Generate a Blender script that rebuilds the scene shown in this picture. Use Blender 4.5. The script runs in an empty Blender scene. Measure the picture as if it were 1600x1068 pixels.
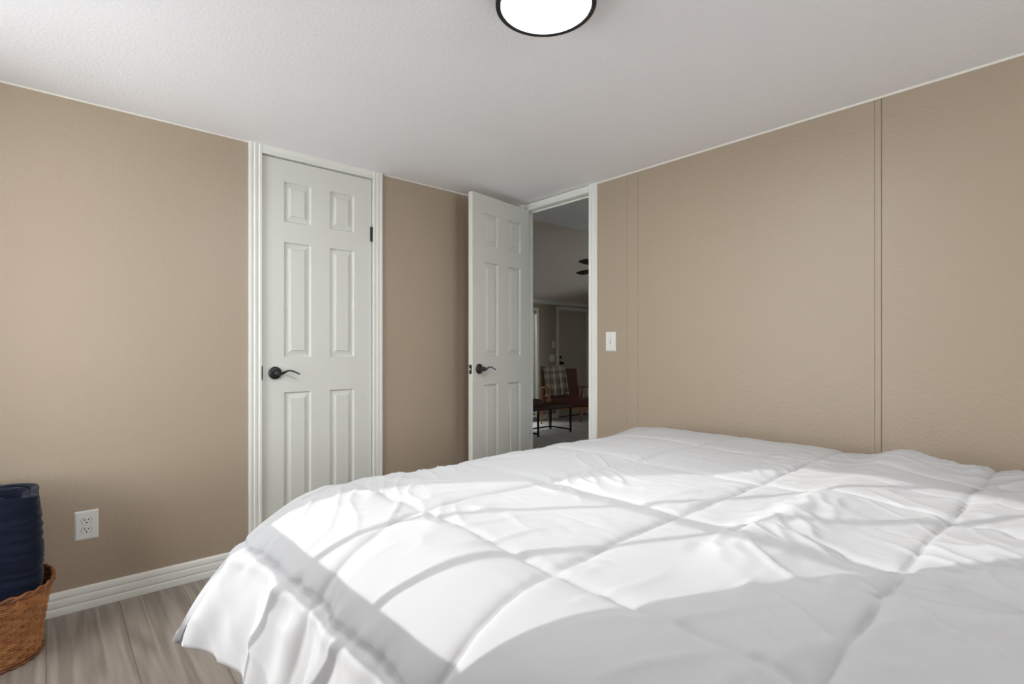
import bpy, bmesh, math, random
import numpy as np
from mathutils import Vector, Matrix, noise as mnoise

random.seed(7)
rng = np.random.default_rng(11)
S = bpy.context.scene
COL = S.collection
PI = math.pi

# ------------------------------------------------------------------ camera, world, sun, exposure
HC = 1.089                      # lens height
cd = bpy.data.cameras.new('camera')
cam = bpy.data.objects.new('camera', cd); COL.objects.link(cam)
cd.sensor_width = 36.0
cd.lens = 812.0 / 1600.0 * 36.0
cd.shift_y = 11.0 / 1600.0
cd.clip_start = 0.02
cam.location = (0, 0, HC)
cam.rotation_euler = (math.radians(90), 0, -math.atan2(0.664, 0.748))
S.camera = cam

S.view_settings.view_transform = 'Standard'
S.view_settings.look = 'None'
S.view_settings.gamma = 1.0
S.view_settings.use_curve_mapping = False
S.view_settings.exposure = 0.35

W = bpy.data.worlds.new('sky'); S.world = W
W.use_nodes = True
bg = W.node_tree.nodes['Background']
bg.inputs[0].default_value = (0.93, 0.97, 1.0, 1)
bg.inputs[1].default_value = 8.5
S.cycles.max_bounces = 10
S.cycles.diffuse_bounces = 8
S.cycles.transparent_max_bounces = 12
S.cycles.sample_clamp_indirect = 8.0
S.cycles.caustics_reflective = False
S.cycles.caustics_refractive = False

sd = bpy.data.lights.new('sun', 'SUN')
sd.energy = 2.45
sd.angle = math.radians(0.22)
sd.color = (1.0, 0.985, 0.96)
sun = bpy.data.objects.new('sun', sd); COL.objects.link(sun)
SUN_DIR = Vector((0.848, -0.53, -0.40)).normalized()       # the way the sunlight travels
sun.rotation_euler = SUN_DIR.to_track_quat('-Z', 'Y').to_euler()
sun.location = (-4, 4, 5)

def portal(loc, rot, sx, sy):
    d = bpy.data.lights.new('window_portal', 'AREA'); d.shape = 'RECTANGLE'
    d.size, d.size_y = sx, sy
    d.cycles.is_portal = True
    o = bpy.data.objects.new('window_portal', d); COL.objects.link(o)
    o.location = loc; o.rotation_euler = rot
    return o
XW, YB = -1.0, -3.2             # window wall, back wall
XR, YL, H = 2.563, 2.83, 2.13   # right wall, left wall, ceiling
portal((XW - 0.12, 1.945, 1.30), (0, math.radians(-90), 0), 1.6, 1.0)
portal((1.1, YB - 0.12, 1.4), (math.radians(90), 0, 0), 1.6, 1.2)
portal((XW - 0.12, -2.15, 1.40), (0, math.radians(-90), 0), 1.4, 0.9)
portal((9.33, 2.8, 0.85), (0, math.radians(90), 0), 2.0, 1.0)
portal((5.25, 6.62, 0.86), (math.radians(-90), 0, 0), 2.2, 1.9)

# ------------------------------------------------------------------ materials
def mat(name, col, rough=0.5, spec=0.5, bump=None, var=None, metal=0.0, sheen=0.0):
    """bump=(scale, strength, distance, detail); var=(scale, amount)"""
    m = bpy.data.materials.new(name); m.use_nodes = True
    nt = m.node_tree; b = nt.nodes['Principled BSDF']
    b.inputs['Base Color'].default_value = (*col, 1)
    b.inputs['Roughness'].default_value = rough
    b.inputs['Specular IOR Level'].default_value = spec
    b.inputs['Metallic'].default_value = metal
    if sheen: b.inputs['Sheen Weight'].default_value = sheen
    tc = nt.nodes.new('ShaderNodeTexCoord')
    if bump:
        n = nt.nodes.new('ShaderNodeTexNoise')
        n.inputs['Scale'].default_value = bump[0]; n.inputs['Detail'].default_value = bump[3] if len(bump) > 3 else 2
        nt.links.new(tc.outputs['Object'], n.inputs['Vector'])
        k = nt.nodes.new('ShaderNodeBump')
        k.inputs['Strength'].default_value = bump[1]; k.inputs['Distance'].default_value = bump[2]
        nt.links.new(n.outputs['Fac'], k.inputs['Height'])
        nt.links.new(k.outputs['Normal'], b.inputs['Normal'])
    if var:
        n = nt.nodes.new('ShaderNodeTexNoise'); n.inputs['Scale'].default_value = var[0]; n.inputs['Detail'].default_value = 4
        nt.links.new(tc.outputs['Object'], n.inputs['Vector'])
        r = nt.nodes.new('ShaderNodeMapRange')
        r.inputs['To Min'].default_value = 1 - var[1]; r.inputs['To Max'].default_value = 1 + var[1]
        nt.links.new(n.outputs['Fac'], r.inputs['Value'])
        h = nt.nodes.new('ShaderNodeHueSaturation'); h.inputs['Color'].default_value = (*col, 1)
        nt.links.new(r.outputs['Result'], h.inputs['Value'])
        nt.links.new(h.outputs['Color'], b.inputs['Base Color'])
    return m

def wood(name, c1, c2, axis='Y', stretch=14.0, scale=3.0, rough=0.45, bump=0.15, island=True):
    m = bpy.data.materials.new(name); m.use_nodes = True
    nt = m.node_tree; L = nt.links; b = nt.nodes['Principled BSDF']
    b.inputs['Roughness'].default_value = rough
    tc = nt.nodes.new('ShaderNodeTexCoord'); mp = nt.nodes.new('ShaderNodeMapping')
    sc = [stretch] * 3; sc['XYZ'.index(axis)] = 1.0
    mp.inputs['Scale'].default_value = sc
    oi = nt.nodes.new('ShaderNodeObjectInfo')
    L.new(tc.outputs['Object'], mp.inputs['Vector'])
    add = nt.nodes.new('ShaderNodeVectorMath'); add.operation = 'ADD'
    sclr = nt.nodes.new('ShaderNodeVectorMath'); sclr.operation = 'SCALE'; sclr.inputs['Scale'].default_value = 37.0
    comb = nt.nodes.new('ShaderNodeCombineXYZ')
    for i in range(3): L.new(oi.outputs['Random'], comb.inputs[i])
    L.new(comb.outputs[0], sclr.inputs[0]); L.new(mp.outputs[0], add.inputs[0]); L.new(sclr.outputs[0], add.inputs[1])
    n1 = nt.nodes.new('ShaderNodeTexNoise'); n1.inputs['Scale'].default_value = scale; n1.inputs['Detail'].default_value = 6; n1.inputs['Distortion'].default_value = 0.15
    L.new(add.outputs[0], n1.inputs['Vector'])
    n2 = nt.nodes.new('ShaderNodeTexNoise'); n2.inputs['Scale'].default_value = scale * 0.28; n2.inputs['Detail'].default_value = 1
    L.new(add.outputs[0], n2.inputs['Vector'])
    rg = nt.nodes.new('ShaderNodeMath'); rg.operation = 'MULTIPLY'; rg.inputs[1].default_value = 26.0
    L.new(n2.outputs['Fac'], rg.inputs[0])
    sn = nt.nodes.new('ShaderNodeMath'); sn.operation = 'SINE'; L.new(rg.outputs[0], sn.inputs[0])
    mr = nt.nodes.new('ShaderNodeMapRange'); mr.inputs['From Min'].default_value = -1; mr.inputs['To Min'].default_value = 0.0; mr.inputs['To Max'].default_value = 0.45
    L.new(sn.outputs[0], mr.inputs['Value'])
    ad = nt.nodes.new('ShaderNodeMath'); ad.operation = 'MULTIPLY_ADD'; ad.inputs[1].default_value = 1.1; 
    L.new(n1.outputs['Fac'], ad.inputs[0]); L.new(mr.outputs[0], ad.inputs[2])
    sub = nt.nodes.new('ShaderNodeMath'); sub.operation = 'SUBTRACT'; sub.inputs[1].default_value = 0.28; L.new(ad.outputs[0], sub.inputs[0])
    cr = nt.nodes.new('ShaderNodeMix'); cr.data_type = 'RGBA'
    cr.inputs['A'].default_value = (*c1, 1); cr.inputs['B'].default_value = (*c2, 1)
    L.new(sub.outputs[0], cr.inputs['Factor'])
    hs = nt.nodes.new('ShaderNodeHueSaturation')
    mr2 = nt.nodes.new('ShaderNodeMapRange'); mr2.inputs['To Min'].default_value = 0.88; mr2.inputs['To Max'].default_value = 1.12
    L.new(oi.outputs['Random'], mr2.inputs['Value'])
    L.new(cr.outputs['Result'], hs.inputs['Color']); L.new(mr2.outputs[0], hs.inputs['Value'])
    L.new(hs.outputs['Color'], b.inputs['Base Color'])
    k = nt.nodes.new('ShaderNodeBump'); k.inputs['Strength'].default_value = bump; k.inputs['Distance'].default_value = 0.001
    L.new(n1.outputs['Fac'], k.inputs['Height']); L.new(k.outputs['Normal'], b.inputs['Normal'])
    return m

M = {}
M['wall'] = mat('tan_wall_paint', (0.405, 0.325, 0.245), 0.42, 0.4, bump=(75, 0.35, 0.0035, 3), var=(1.3, 0.02))
M['ceiling'] = mat('white_ceiling', (0.91, 0.91, 0.925), 0.8, 0.2, bump=(85, 0.4, 0.003, 4))
M['trim'] = mat('white_trim_paint', (0.78, 0.785, 0.735), 0.38, 0.45, bump=(30, 0.04, 0.001))
M['door'] = mat('white_door_paint', (0.68, 0.69, 0.64), 0.38, 0.45, bump=(60, 0.06, 0.001, 2))
M['caulk'] = mat('cream_cove_strip', (0.80, 0.78, 0.71), 0.5, 0.3, bump=(40, 0.1, 0.001))
M['black'] = mat('black_metal', (0.012, 0.012, 0.014), 0.42, 0.5, bump=(200, 0.05, 0.0005))
M['steel'] = mat('brushed_steel', (0.75, 0.75, 0.75), 0.3, 0.5, metal=1.0, var=(40, 0.05))
M['plastic'] = mat('white_plastic', (0.76, 0.76, 0.73), 0.3, 0.5, var=(30, 0.01))
M['slot'] = mat('dark_slot', (0.02, 0.02, 0.02), 0.6, 0.3, var=(30, 0.05))
M['grey_plastic'] = mat('grey_toggle', (0.45, 0.46, 0.46), 0.4, 0.4, var=(30, 0.02))
M['floor'] = wood('greige_vinyl_plank', (0.19, 0.158, 0.132), (0.40, 0.352, 0.305), 'Y', 20, 3.0, 0.42, 0.15)
M['subfloor'] = mat('subfloor', (0.16, 0.14, 0.12), 0.8, 0.2, var=(10, 0.1))
M['linen'] = mat('white_comforter_cotton', (0.505, 0.505, 0.516), 0.85, 0.12, bump=(28, 0.18, 0.004, 5), sheen=0.05)
M['ticking'] = mat('white_mattress_ticking', (0.72, 0.72, 0.75), 0.9, 0.1, bump=(60, 0.3, 0.002))
M['navy'] = mat('navy_quilt_fabric', (0.0055, 0.009, 0.023), 0.85, 0.15, bump=(45, 0.5, 0.006, 3), var=(8, 0.2), sheen=0.1)
M['wicker'] = wood('honey_wicker', (0.24, 0.085, 0.025), (0.47, 0.20, 0.065), 'Z', 1, 30, 0.5, 0.3)
M['wicker_dark'] = wood('dark_wicker', (0.10, 0.035, 0.012), (0.26, 0.095, 0.03), 'Z', 1, 30, 0.55, 0.3)
M['lv_wall'] = mat('olive_grey_paint', (0.42, 0.38, 0.29), 0.6, 0.3, bump=(75, 0.3, 0.003, 3))
M['lv_ceiling'] = mat('living_ceiling', (0.80, 0.72, 0.64), 0.85, 0.2, bump=(55, 0.4, 0.003, 3))
M['lv_floor'] = wood('grey_plank_floor', (0.30, 0.30, 0.29), (0.46, 0.455, 0.44), 'Y', 11, 2.4, 0.55, 0.1)
M['leather'] = mat('brown_leather', (0.10, 0.030, 0.016), 0.5, 0.4, bump=(90, 0.3, 0.002, 3), var=(6, 0.15))
M['walnut'] = wood('walnut_legs', (0.30, 0.11, 0.03), (0.46, 0.20, 0.07), 'Z', 10, 4, 0.4, 0.1)
M['table_metal'] = mat('matte_black_metal', (0.006, 0.006, 0.006), 0.75, 0.15, var=(20, 0.1))
M['darkwood'] = wood('dark_walnut_top', (0.030, 0.015, 0.009), (0.075, 0.038, 0.022), 'X', 10, 4, 0.65, 0.1)
M['darkwood'].node_tree.nodes['Principled BSDF'].inputs['Specular IOR Level'].default_value = 0.15
M['far_door'] = mat('greige_front_door', (0.50, 0.465, 0.40), 0.5, 0.4, bump=(50, 0.05, 0.001))
M['shade'] = mat('grey_roller_shade', (0.34, 0.34, 0.28), 0.9, 0.1, bump=(200, 0.2, 0.001))
M['lid'] = mat('lamp_housing', (0.05, 0.05, 0.05), 0.5, 0.4, var=(20, 0.05))

LAMP = 78.0
def diffuser_mat():
    m = bpy.data.materials.new('frosted_diffuser'); m.use_nodes = True
    nt = m.node_tree; b = nt.nodes['Principled BSDF']
    b.inputs['Base Color'].default_value = (0.85, 0.85, 0.85, 1); b.inputs['Roughness'].default_value = 0.4
    n = nt.nodes.new('ShaderNodeTexNoise'); n.inputs['Scale'].default_value = 3
    r = nt.nodes.new('ShaderNodeMapRange'); r.inputs['To Min'].default_value = LAMP * .97; r.inputs['To Max'].default_value = LAMP * 1.03
    nt.links.new(n.outputs['Fac'], r.inputs['Value'])
    b.inputs['Emission Color'].default_value = (0.96, 0.99, 1.0, 1)
    nt.links.new(r.outputs['Result'], b.inputs['Emission Strength'])
    return m
M['diffuser'] = diffuser_mat()

def glass_mat():
    m = bpy.data.materials.new('window_glass'); m.use_nodes = True
    nt = m.node_tree; nt.nodes.clear()
    o = nt.nodes.new('ShaderNodeOutputMaterial'); mx = nt.nodes.new('ShaderNodeMixShader')
    t = nt.nodes.new('ShaderNodeBsdfTransparent'); g = nt.nodes.new('ShaderNodeBsdfGlossy'); f = nt.nodes.new('ShaderNodeFresnel')
    g.inputs['Roughness'].default_value = 0.02; f.inputs['IOR'].default_value = 1.25
    nt.links.new(f.outputs[0], mx.inputs[0]); nt.links.new(t.outputs[0], mx.inputs[1]); nt.links.new(g.outputs[0], mx.inputs[2])
    nt.links.new(mx.outputs[0], o.inputs[0])
    return m
M['glass'] = glass_mat()

def plaid_mat():
    m = bpy.data.materials.new('plaid_throw'); m.use_nodes = True
    nt = m.node_tree; L = nt.links; b = nt.nodes['Principled BSDF']; b.inputs['Roughness'].default_value = 0.95
    tc = nt.nodes.new('ShaderNodeTexCoord')
    sp = nt.nodes.new('ShaderNodeSeparateXYZ'); L.new(tc.outputs['UV'], sp.inputs[0])
    facs = []
    for ax, k in ((0, 22.0), (1, 26.0)):
        a = nt.nodes.new('ShaderNodeMath'); a.operation = 'MULTIPLY'; a.inputs[1].default_value = k; L.new(sp.outputs[ax], a.inputs[0])
        s = nt.nodes.new('ShaderNodeMath'); s.operation = 'SINE'; L.new(a.outputs[0], s.inputs[0])
        g = nt.nodes.new('ShaderNodeMapRange'); g.inputs['From Min'].default_value = -0.4; g.inputs['From Max'].default_value = 0.4
        g.inputs['To Min'].default_value = 0.0; g.inputs['To Max'].default_value = 0.5
        L.new(s.outputs[0], g.inputs['Value']); facs.append(g)
    ad = nt.nodes.new('ShaderNodeMath'); ad.operation = 'ADD'; L.new(facs[0].outputs[0], ad.inputs[0]); L.new(facs[1].outputs[0], ad.inputs[1])
    mx = nt.nodes.new('ShaderNodeMix'); mx.data_type = 'RGBA'
    mx.inputs['A'].default_value = (0.55, 0.48, 0.38, 1); mx.inputs['B'].default_value = (0.22, 0.195, 0.18, 1)
    L.new(ad.outputs[0], mx.inputs['Factor']); L.new(mx.outputs['Result'], b.inputs['Base Color'])
    n = nt.nodes.new('ShaderNodeTexNoise'); n.inputs['Scale'].default_value = 120
    k = nt.nodes.new('ShaderNodeBump'); k.inputs['Strength'].default_value = 0.5; k.inputs['Distance'].default_value = 0.004
    L.new(tc.outputs['Object'], n.inputs['Vector']); L.new(n.outputs['Fac'], k.inputs['Height']); L.new(k.outputs['Normal'], b.inputs['Normal'])
    return m
M['plaid'] = plaid_mat()

# ------------------------------------------------------------------ helpers
def link(name, me, m, parent=None, smooth=False):
    o = bpy.data.objects.new(name, me); COL.objects.link(o)
    if m is not None and not me.materials: me.materials.append(M[m] if isinstance(m, str) else m)
    if smooth:
        me.polygons.foreach_set('use_smooth', [True] * len(me.polygons))
    if parent is not None: o.parent = parent
    return o

def empty(name, loc=(0, 0, 0), rotz=0.0):
    o = bpy.data.objects.new(name, None); COL.objects.link(o)
    o.location = loc; o.rotation_euler = (0, 0, rotz); o.empty_display_size = 0.05
    return o

def tag(o, label, cat, group=None, kind=None):
    if label: o['label'] = label
    if cat: o['category'] = cat
    if group: o['group'] = group
    if kind: o['kind'] = kind
    return o

def struct(o, label):
    o['kind'] = 'structure'; o['label'] = label
    return o

def mesh(name, V, F):
    me = bpy.data.meshes.new(name); me.from_pydata([tuple(v) for v in V], [], [tuple(f) for f in F]); me.update()
    return me

class MB:
    def __init__(s): s.V = []; s.F = []
    def add(s, V, F):
        n = len(s.V); s.V += [tuple(v) for v in V]; s.F += [tuple(i + n for i in f) for f in F]; return s
    def box(s, a, b):
        x0, x1 = sorted((a[0], b[0])); y0, y1 = sorted((a[1], b[1])); z0, z1 = sorted((a[2], b[2]))
        return s.add([(x0, y0, z0), (x1, y0, z0), (x1, y1, z0), (x0, y1, z0), (x0, y0, z1), (x1, y0, z1), (x1, y1, z1), (x0, y1, z1)],
                     [(0, 3, 2, 1), (4, 5, 6, 7), (0, 1, 5, 4), (1, 2, 6, 5), (2, 3, 7, 6), (3, 0, 4, 7)])
    def tube(s, pts, rad, n=10, caps=True, squash=None):
        pts = [Vector(p) for p in pts]; k = len(pts)
        if not hasattr(rad, '__len__'): rad = [rad] * k
        ring0 = None; V = []; F = []
        up = None
        for i, p in enumerate(pts):
            t = (pts[min(i + 1, k - 1)] - pts[max(i - 1, 0)]).normalized()
            if up is None:
                up = Vector((0, 0, 1)) if abs(t.z) < 0.9 else Vector((1, 0, 0))
            a = t.cross(up).normalized(); b = a.cross(t).normalized(); up = b
            for j in range(n):
                w = 2 * PI * j / n
                q = squash or 1.0
                V.append(p + a * math.cos(w) * rad[i] + b * math.sin(w) * rad[i] * q)
        for i in range(k - 1):
            for j in range(n):
                F.append((i * n + j, i * n + (j + 1) % n, (i + 1) * n + (j + 1) % n, (i + 1) * n + j))
        if caps:
            F.append(tuple(range(n - 1, -1, -1))); F.append(tuple((k - 1) * n + j for j in range(n)))
        return s.add(V, F)
    def ringtube(s, pts, rad, n=6):
        pts = [Vector(p) for p in pts]; k = len(pts); V = []; F = []
        for i, p in enumerate(pts):
            t = (pts[(i + 1) % k] - pts[i - 1]).normalized()
            a = t.cross(Vector((0, 0, 1))).normalized(); b = a.cross(t)
            for j in range(n):
                w = 2 * PI * j / n
                V.append(p + a * math.cos(w) * rad + b * math.sin(w) * rad)
        for i in range(k):
            for j in range(n):
                F.append((i * n + j, i * n + (j + 1) % n, ((i + 1) % k) * n + (j + 1) % n, ((i + 1) % k) * n + j))
        return s.add(V, F)
    def lathe(s, prof, n=48, center=(0, 0, 0), axis='Z'):
        V = []; F = []; k = len(prof)
        for r, z in prof:
            for j in range(n):
                w = 2 * PI * j / n
                x, y = r * math.cos(w), r * math.sin(w)
                if axis == 'Z': p = (x, y, z)
                elif axis == 'Y': p = (x, z, y)
                else: p = (z, x, y)
                V.append(tuple(p[i] + center[i] for i in range(3)))
        for i in range(k - 1):
            for j in range(n):
                F.append((i * n + j, i * n + (j + 1) % n, (i + 1) * n + (j + 1) % n, (i + 1) * n + j))
        F.append(tuple(range(n))[::-1]); F.append(tuple((k - 1) * n + j for j in range(n)))
        return s.add(V, F)
    def build(s, name, m, parent=None, smooth=False, bevel=0.0, seg=2, auto=False):
        me = mesh(name, s.V, s.F)
        bm = bmesh.new(); bm.from_mesh(me); bmesh.ops.recalc_face_normals(bm, faces=bm.faces); bm.to_mesh(me); bm.free()
        o = link(name, me, m, parent, smooth)
        if bevel:
            b = o.modifiers.new('edge', 'BEVEL'); b.width = bevel; b.segments = seg; b.limit_method = 'ANGLE'
            b.angle_limit = math.radians(40)
            me.polygons.foreach_set('use_smooth', [True] * len(me.polygons))
            w = o.modifiers.new('wn', 'WEIGHTED_NORMAL'); w.keep_sharp = False
        if auto:
            me.polygons.foreach_set('use_smooth', [True] * len(me.polygons))
            bm = bmesh.new(); bm.from_mesh(me)
            for e in bm.edges:
                if len(e.link_faces) == 2 and e.calc_face_angle(0) > math.radians(35): e.smooth = False
            bm.to_mesh(me); bm.free()
        return o

def box(name, a, b, m, parent=None, bevel=0.0):
    return MB().box(a, b).build(name, m, parent, bevel=bevel)

def profile_run(name, prof, p0, p1, out, m, parent=None, up=Vector((0, 0, 1)), miter=None):
    """sweep a 2D profile (o = away from the wall along `out`, u = along `up`) from p0 to p1; closed profile"""
    p0, p1, out, up = Vector(p0), Vector(p1), Vector(out), Vector(up)
    d = (p1 - p0).normalized(); V = []; k = len(prof)
    m0, m1 = miter or (0, 0)
    for P, mm in ((p0, m0), (p1, m1)):
        for o_, u_ in prof:
            V.append(P + out * o_ + up * u_ + d * (mm * u_))
    F = [(i, (i + 1) % k, k + (i + 1) % k, k + i) for i in range(k)]
    F += [tuple(range(k))[::-1], tuple(range(k, 2 * k))]
    return MB().add(V, F).build(name, m, parent, auto=True)

# ------------------------------------------------------------------ bedroom shell
# floor: planks run along Y, 0.23 m wide
floor = struct(box('floor', (XW - .1, YB - .1, -0.30), (XR + 0.005, YL + 0.10, -0.012), 'subfloor'), 'greige wood-look vinyl plank floor of the bedroom')
PW, PL = 0.2325, 1.22
pm = {}
def plank_mesh(w, l):
    key = (round(w, 4), round(l, 4))
    if key not in pm:
        g = 0.0003; e = 0.0011
        w2, l2 = w / 2 - g, l / 2 - g
        V = [(-w2, -l2, -.012), (w2, -l2, -.012), (w2, l2, -.012), (-w2, l2, -.012),
             (-w2, -l2, -e), (w2, -l2, -e), (w2, l2, -e), (-w2, l2, -e),
             (-w2 + e, -l2 + e, 0), (w2 - e, -l2 + e, 0), (w2 - e, l2 - e, 0), (-w2 + e, l2 - e, 0)]
        F = [(0, 1, 5, 4), (1, 2, 6, 5), (2, 3, 7, 6), (3, 0, 4, 7), (4, 5, 9, 8), (5, 6, 10, 9), (6, 7, 11, 10), (7, 4, 8, 11), (8, 9, 10, 11)]
        me = mesh('plank', V, F); me.materials.append(M['floor']); pm[key] = me
    return pm[key]
xa = -0.0116 - PW * 5
i = 0
while xa < XR:
    x0, x1 = max(xa, XW), min(xa + PW, XR)
    if x1 - x0 > 0.02:
        off = 1.07 + .05 * (i % 3) if 3 <= i <= 9 else (i * 0.43 + .55) % PL
        y = YB - off
        while y < YL:
            y0, y1 = max(y, YB), min(y + PL, YL)
            if y1 - y0 > 0.03:
                p = link('plank', plank_mesh(x1 - x0, y1 - y0), None, floor); p.location = ((x0 + x1) / 2, (y0 + y1) / 2, 0)
            y += PL
    xa += PW; i += 1

# opening sizes
CX0, CX1, CZ = 0.805, 1.413, 2.086      # closet opening on the left wall
DY0, DY1, DZ = 2.142, 2.742, 2.079      # doorway on the right wall
PT = 0.006                              # wall panel thickness

mb = MB()
mb.box((XW - .1, YL + PT, -.01), (CX0 - .012, YL + .10, H + .02)).box((CX1 + .012, YL + PT, -.01), (XR + .01, YL + .10, H + .02))
mb.box((CX0 - .012, YL + PT, CZ + .012), (CX1 + .012, YL + .10, H + .02))
wall_left = struct(mb.build('wall_left', 'wall'), 'tan textured panel wall with the closed closet door')
def wall_panel(parent, a, b):
    return box('wall_panel', a, b, 'wall', parent, bevel=0.0008)
g = 0.0005
for x0, x1 in ((XW, -0.4245), (-0.4245, -0.401), (-0.401, CX0 - .03), (CX1 + .03, 2.018), (2.018, 2.041), (2.041, XR - .001)):
    wall_panel(wall_left, (x0 + g, YL, 0.0), (x1 - g, YL + PT, H))

mb = MB()
XRB = XR + 0.075
mb.box((XR + PT, YB - .1, -.30), (XRB, DY0 - .012, 2.6)).box((XR + PT, DY1 + .012, -.30), (XRB, 6.5, 2.6))
mb.box((XR + PT, DY0 - .012, DZ + .012), (XRB, DY1 + .012, 2.6)).box((XR + PT, DY0 - .012, -.30), (XRB, DY1 + .012, -.012))
wall_right = struct(mb.build('wall_right', 'wall'), 'tan textured panel wall with the open doorway')
for y0, y1 in ((YB, -1.846), (-1.846, -1.823), (-1.823, -0.627), (-0.627, -0.604), (-0.604, .5907), (.592, .615), (.615, 1.779), (1.779, 1.856), (1.856, DY0 - .03), (DY1 + .03, YL)):
    wall_panel(wall_right, (XR, y0 + g, 0.0), (XR + PT, y1 - g, H))

# window wall (out of frame to the camera's side) and back wall, open for daylight; back and rear side openings added as fill
WY0, WY1, WZ0, WZ1 = 1.44, 2.50, 0.50, 2.11
mb = MB()
mb.box((XW - .1, YB - .1, -.01), (XW, -2.6, H + .02)).box((XW - .1, -1.7, -.01), (XW, WY0, H + .02)).box((XW - .1, -2.6, -.01), (XW, -1.7, .7)).box((XW - .1, -2.6, 2.1), (XW, -1.7, H + .02)).box((XW - .1, WY1, -.01), (XW, YL + .1, H + .02))
mb.box((XW - .1, WY0, -.01), (XW, WY1, WZ0)).box((XW - .1, WY0, WZ1), (XW, WY1, H + .02))
struct(mb.build('wall_window', 'wall'), 'tan wall with the sunny window and an added unseen fill window')
BX0, BX1, BZ0, BZ1 = 0.3, 1.9, 0.8, 2.0
mb = MB()
mb.box((XW - .1, YB - .1, -.01), (BX0, YB, H + .02)).box((BX1, YB - .1, -.01), (XR + .01, YB, H + .02))
mb.box((BX0, YB - .1, -.01), (BX1, YB, BZ0)).box((BX0, YB - .1, BZ1), (BX1, YB, H + .02))
struct(mb.build('wall_back', 'wall'), 'tan wall behind the camera with an opening added for fill daylight')
struct(box('ceiling', (XW - .1, YB - .1, H), (XR + .003, YL + .1, H + .12), 'ceiling'), 'white fine-textured bedroom ceiling')

def window(name, label, Y0, Y1, Z0, Z1, y0, y1, rows, cols, to_world):
    """frame from the opening edge to the glass edge; local (h, d, z) -> world"""
    root = empty(name); struct(root, label)
    def b(nm, a, c, m):
        V = [to_world(*p) for p in ((a[0], a[1], a[2]), (c[0], c[1], c[2]))]
        return box(nm, V[0], V[1], m, root)
    b('window_frame', (Y0, -.012, Z0), (y0, .02, Z1), 'trim'); b('window_frame', (y1, -.012, Z0), (Y1, .02, Z1), 'trim')
    b('window_frame', (y0, -.012, rows[-1][1]), (y1, .02, Z1), 'trim'); b('window_frame', (y0, -.012, Z0), (y1, .02, rows[0][0]), 'trim')
    for k in range(len(rows) - 1):
        b('sash_rail' if rows[k + 1][0] - rows[k][1] > .04 else 'muntin', (y0, -.008, rows[k][1]), (y1, .012, rows[k + 1][0]), 'trim')
    for c in cols:
        b('muntin', (c - .008, -.007, rows[0][0]), (c + .008, .01, rows[-1][1]), 'trim')
    b('pane', (y0 - .005, -.002, rows[0][0] - .005), (y1 + .005, .002, rows[-1][1] + .005), 'glass')
    return root
window('window_1', 'white double-hung grid window on the sunny wall', WY0, WY1, WZ0, WZ1, 1.53, 2.41,
       [(0.55, 0.882), (0.898, 1.221), (1.298, 1.674), (1.691, 2.049)], [1.80, 2.085],
       lambda h, d, z: (XW - .015 + d, h, z))
window('window_fill_side', 'unseen white window added on the sunny wall to brighten the right wall', -2.6, -1.7, .7, 2.1, -2.55, -1.75,
       [(.75, 1.36), (1.44, 2.05)], [-2.15], lambda h, d, z: (XW - .015 + d, h, z))  # added out of view to even out light on the right wall
window('window_fill_back', 'unseen white window added behind the camera for soft fill', BX0, BX1, BZ0, BZ1, BX0 + .05, BX1 - .05,
       [(BZ0 + .05, BZ1 - .05)], [BX0 + .8], lambda h, d, z: (h, YB - .05 + d, z))  # added out of view as soft fill from behind

# thin cove strips along the ceiling, baseboards
cove = [(0, 0), (0, -.0055), (.002, -.005), (.0045, -.002), (.005, 0)]
struct(profile_run('trim_1', cove, (XW, YL, H), (0.745, YL, H), (0, -1, 0), 'caulk'), 'thin cream strip where tan wall meets ceiling left of the closet')
struct(profile_run('trim_2', cove, (1.491, YL, H), (XR, YL, H), (0, -1, 0), 'caulk'), 'thin cream strip at the ceiling between closet and open door')
cove = [(0, 0), (0, -.0075), (.003, -.007), (.006, -.003), (.007, 0)]
struct(profile_run('trim_3', cove, (XR, YB, H), (XR, 2.083, H), (-1, 0, 0), 'caulk'), 'thin cream strip at the ceiling along the switch wall')
basep = [(0, 0), (.018, 0), (.018, .022), (.0165, .026), (.0125, .028), (.0125, .032), (.0155, .035), (.0150, .055), (.0135, .059), (.0095, .061), (.0095, .066), (.0115, .069), (.0100, .084), (.0065, .091), (.003, .093), (0, .093)]
struct(profile_run('baseboard_left', basep, (XW, YL, 0), (0.744, YL, 0), (0, -1, 0), 'trim'), 'white moulded baseboard beside the closet')
struct(profile_run('baseboard_closet', basep, (1.492, YL, 0), (XR, YL, 0), (0, -1, 0), 'trim'), 'white moulded baseboard between closet and doorway')
struct(profile_run('baseboard_right', basep, (XR, YB, 0), (XR, 2.082, 0), (-1, 0, 0), 'trim'), 'white moulded baseboard behind the bed')

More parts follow.
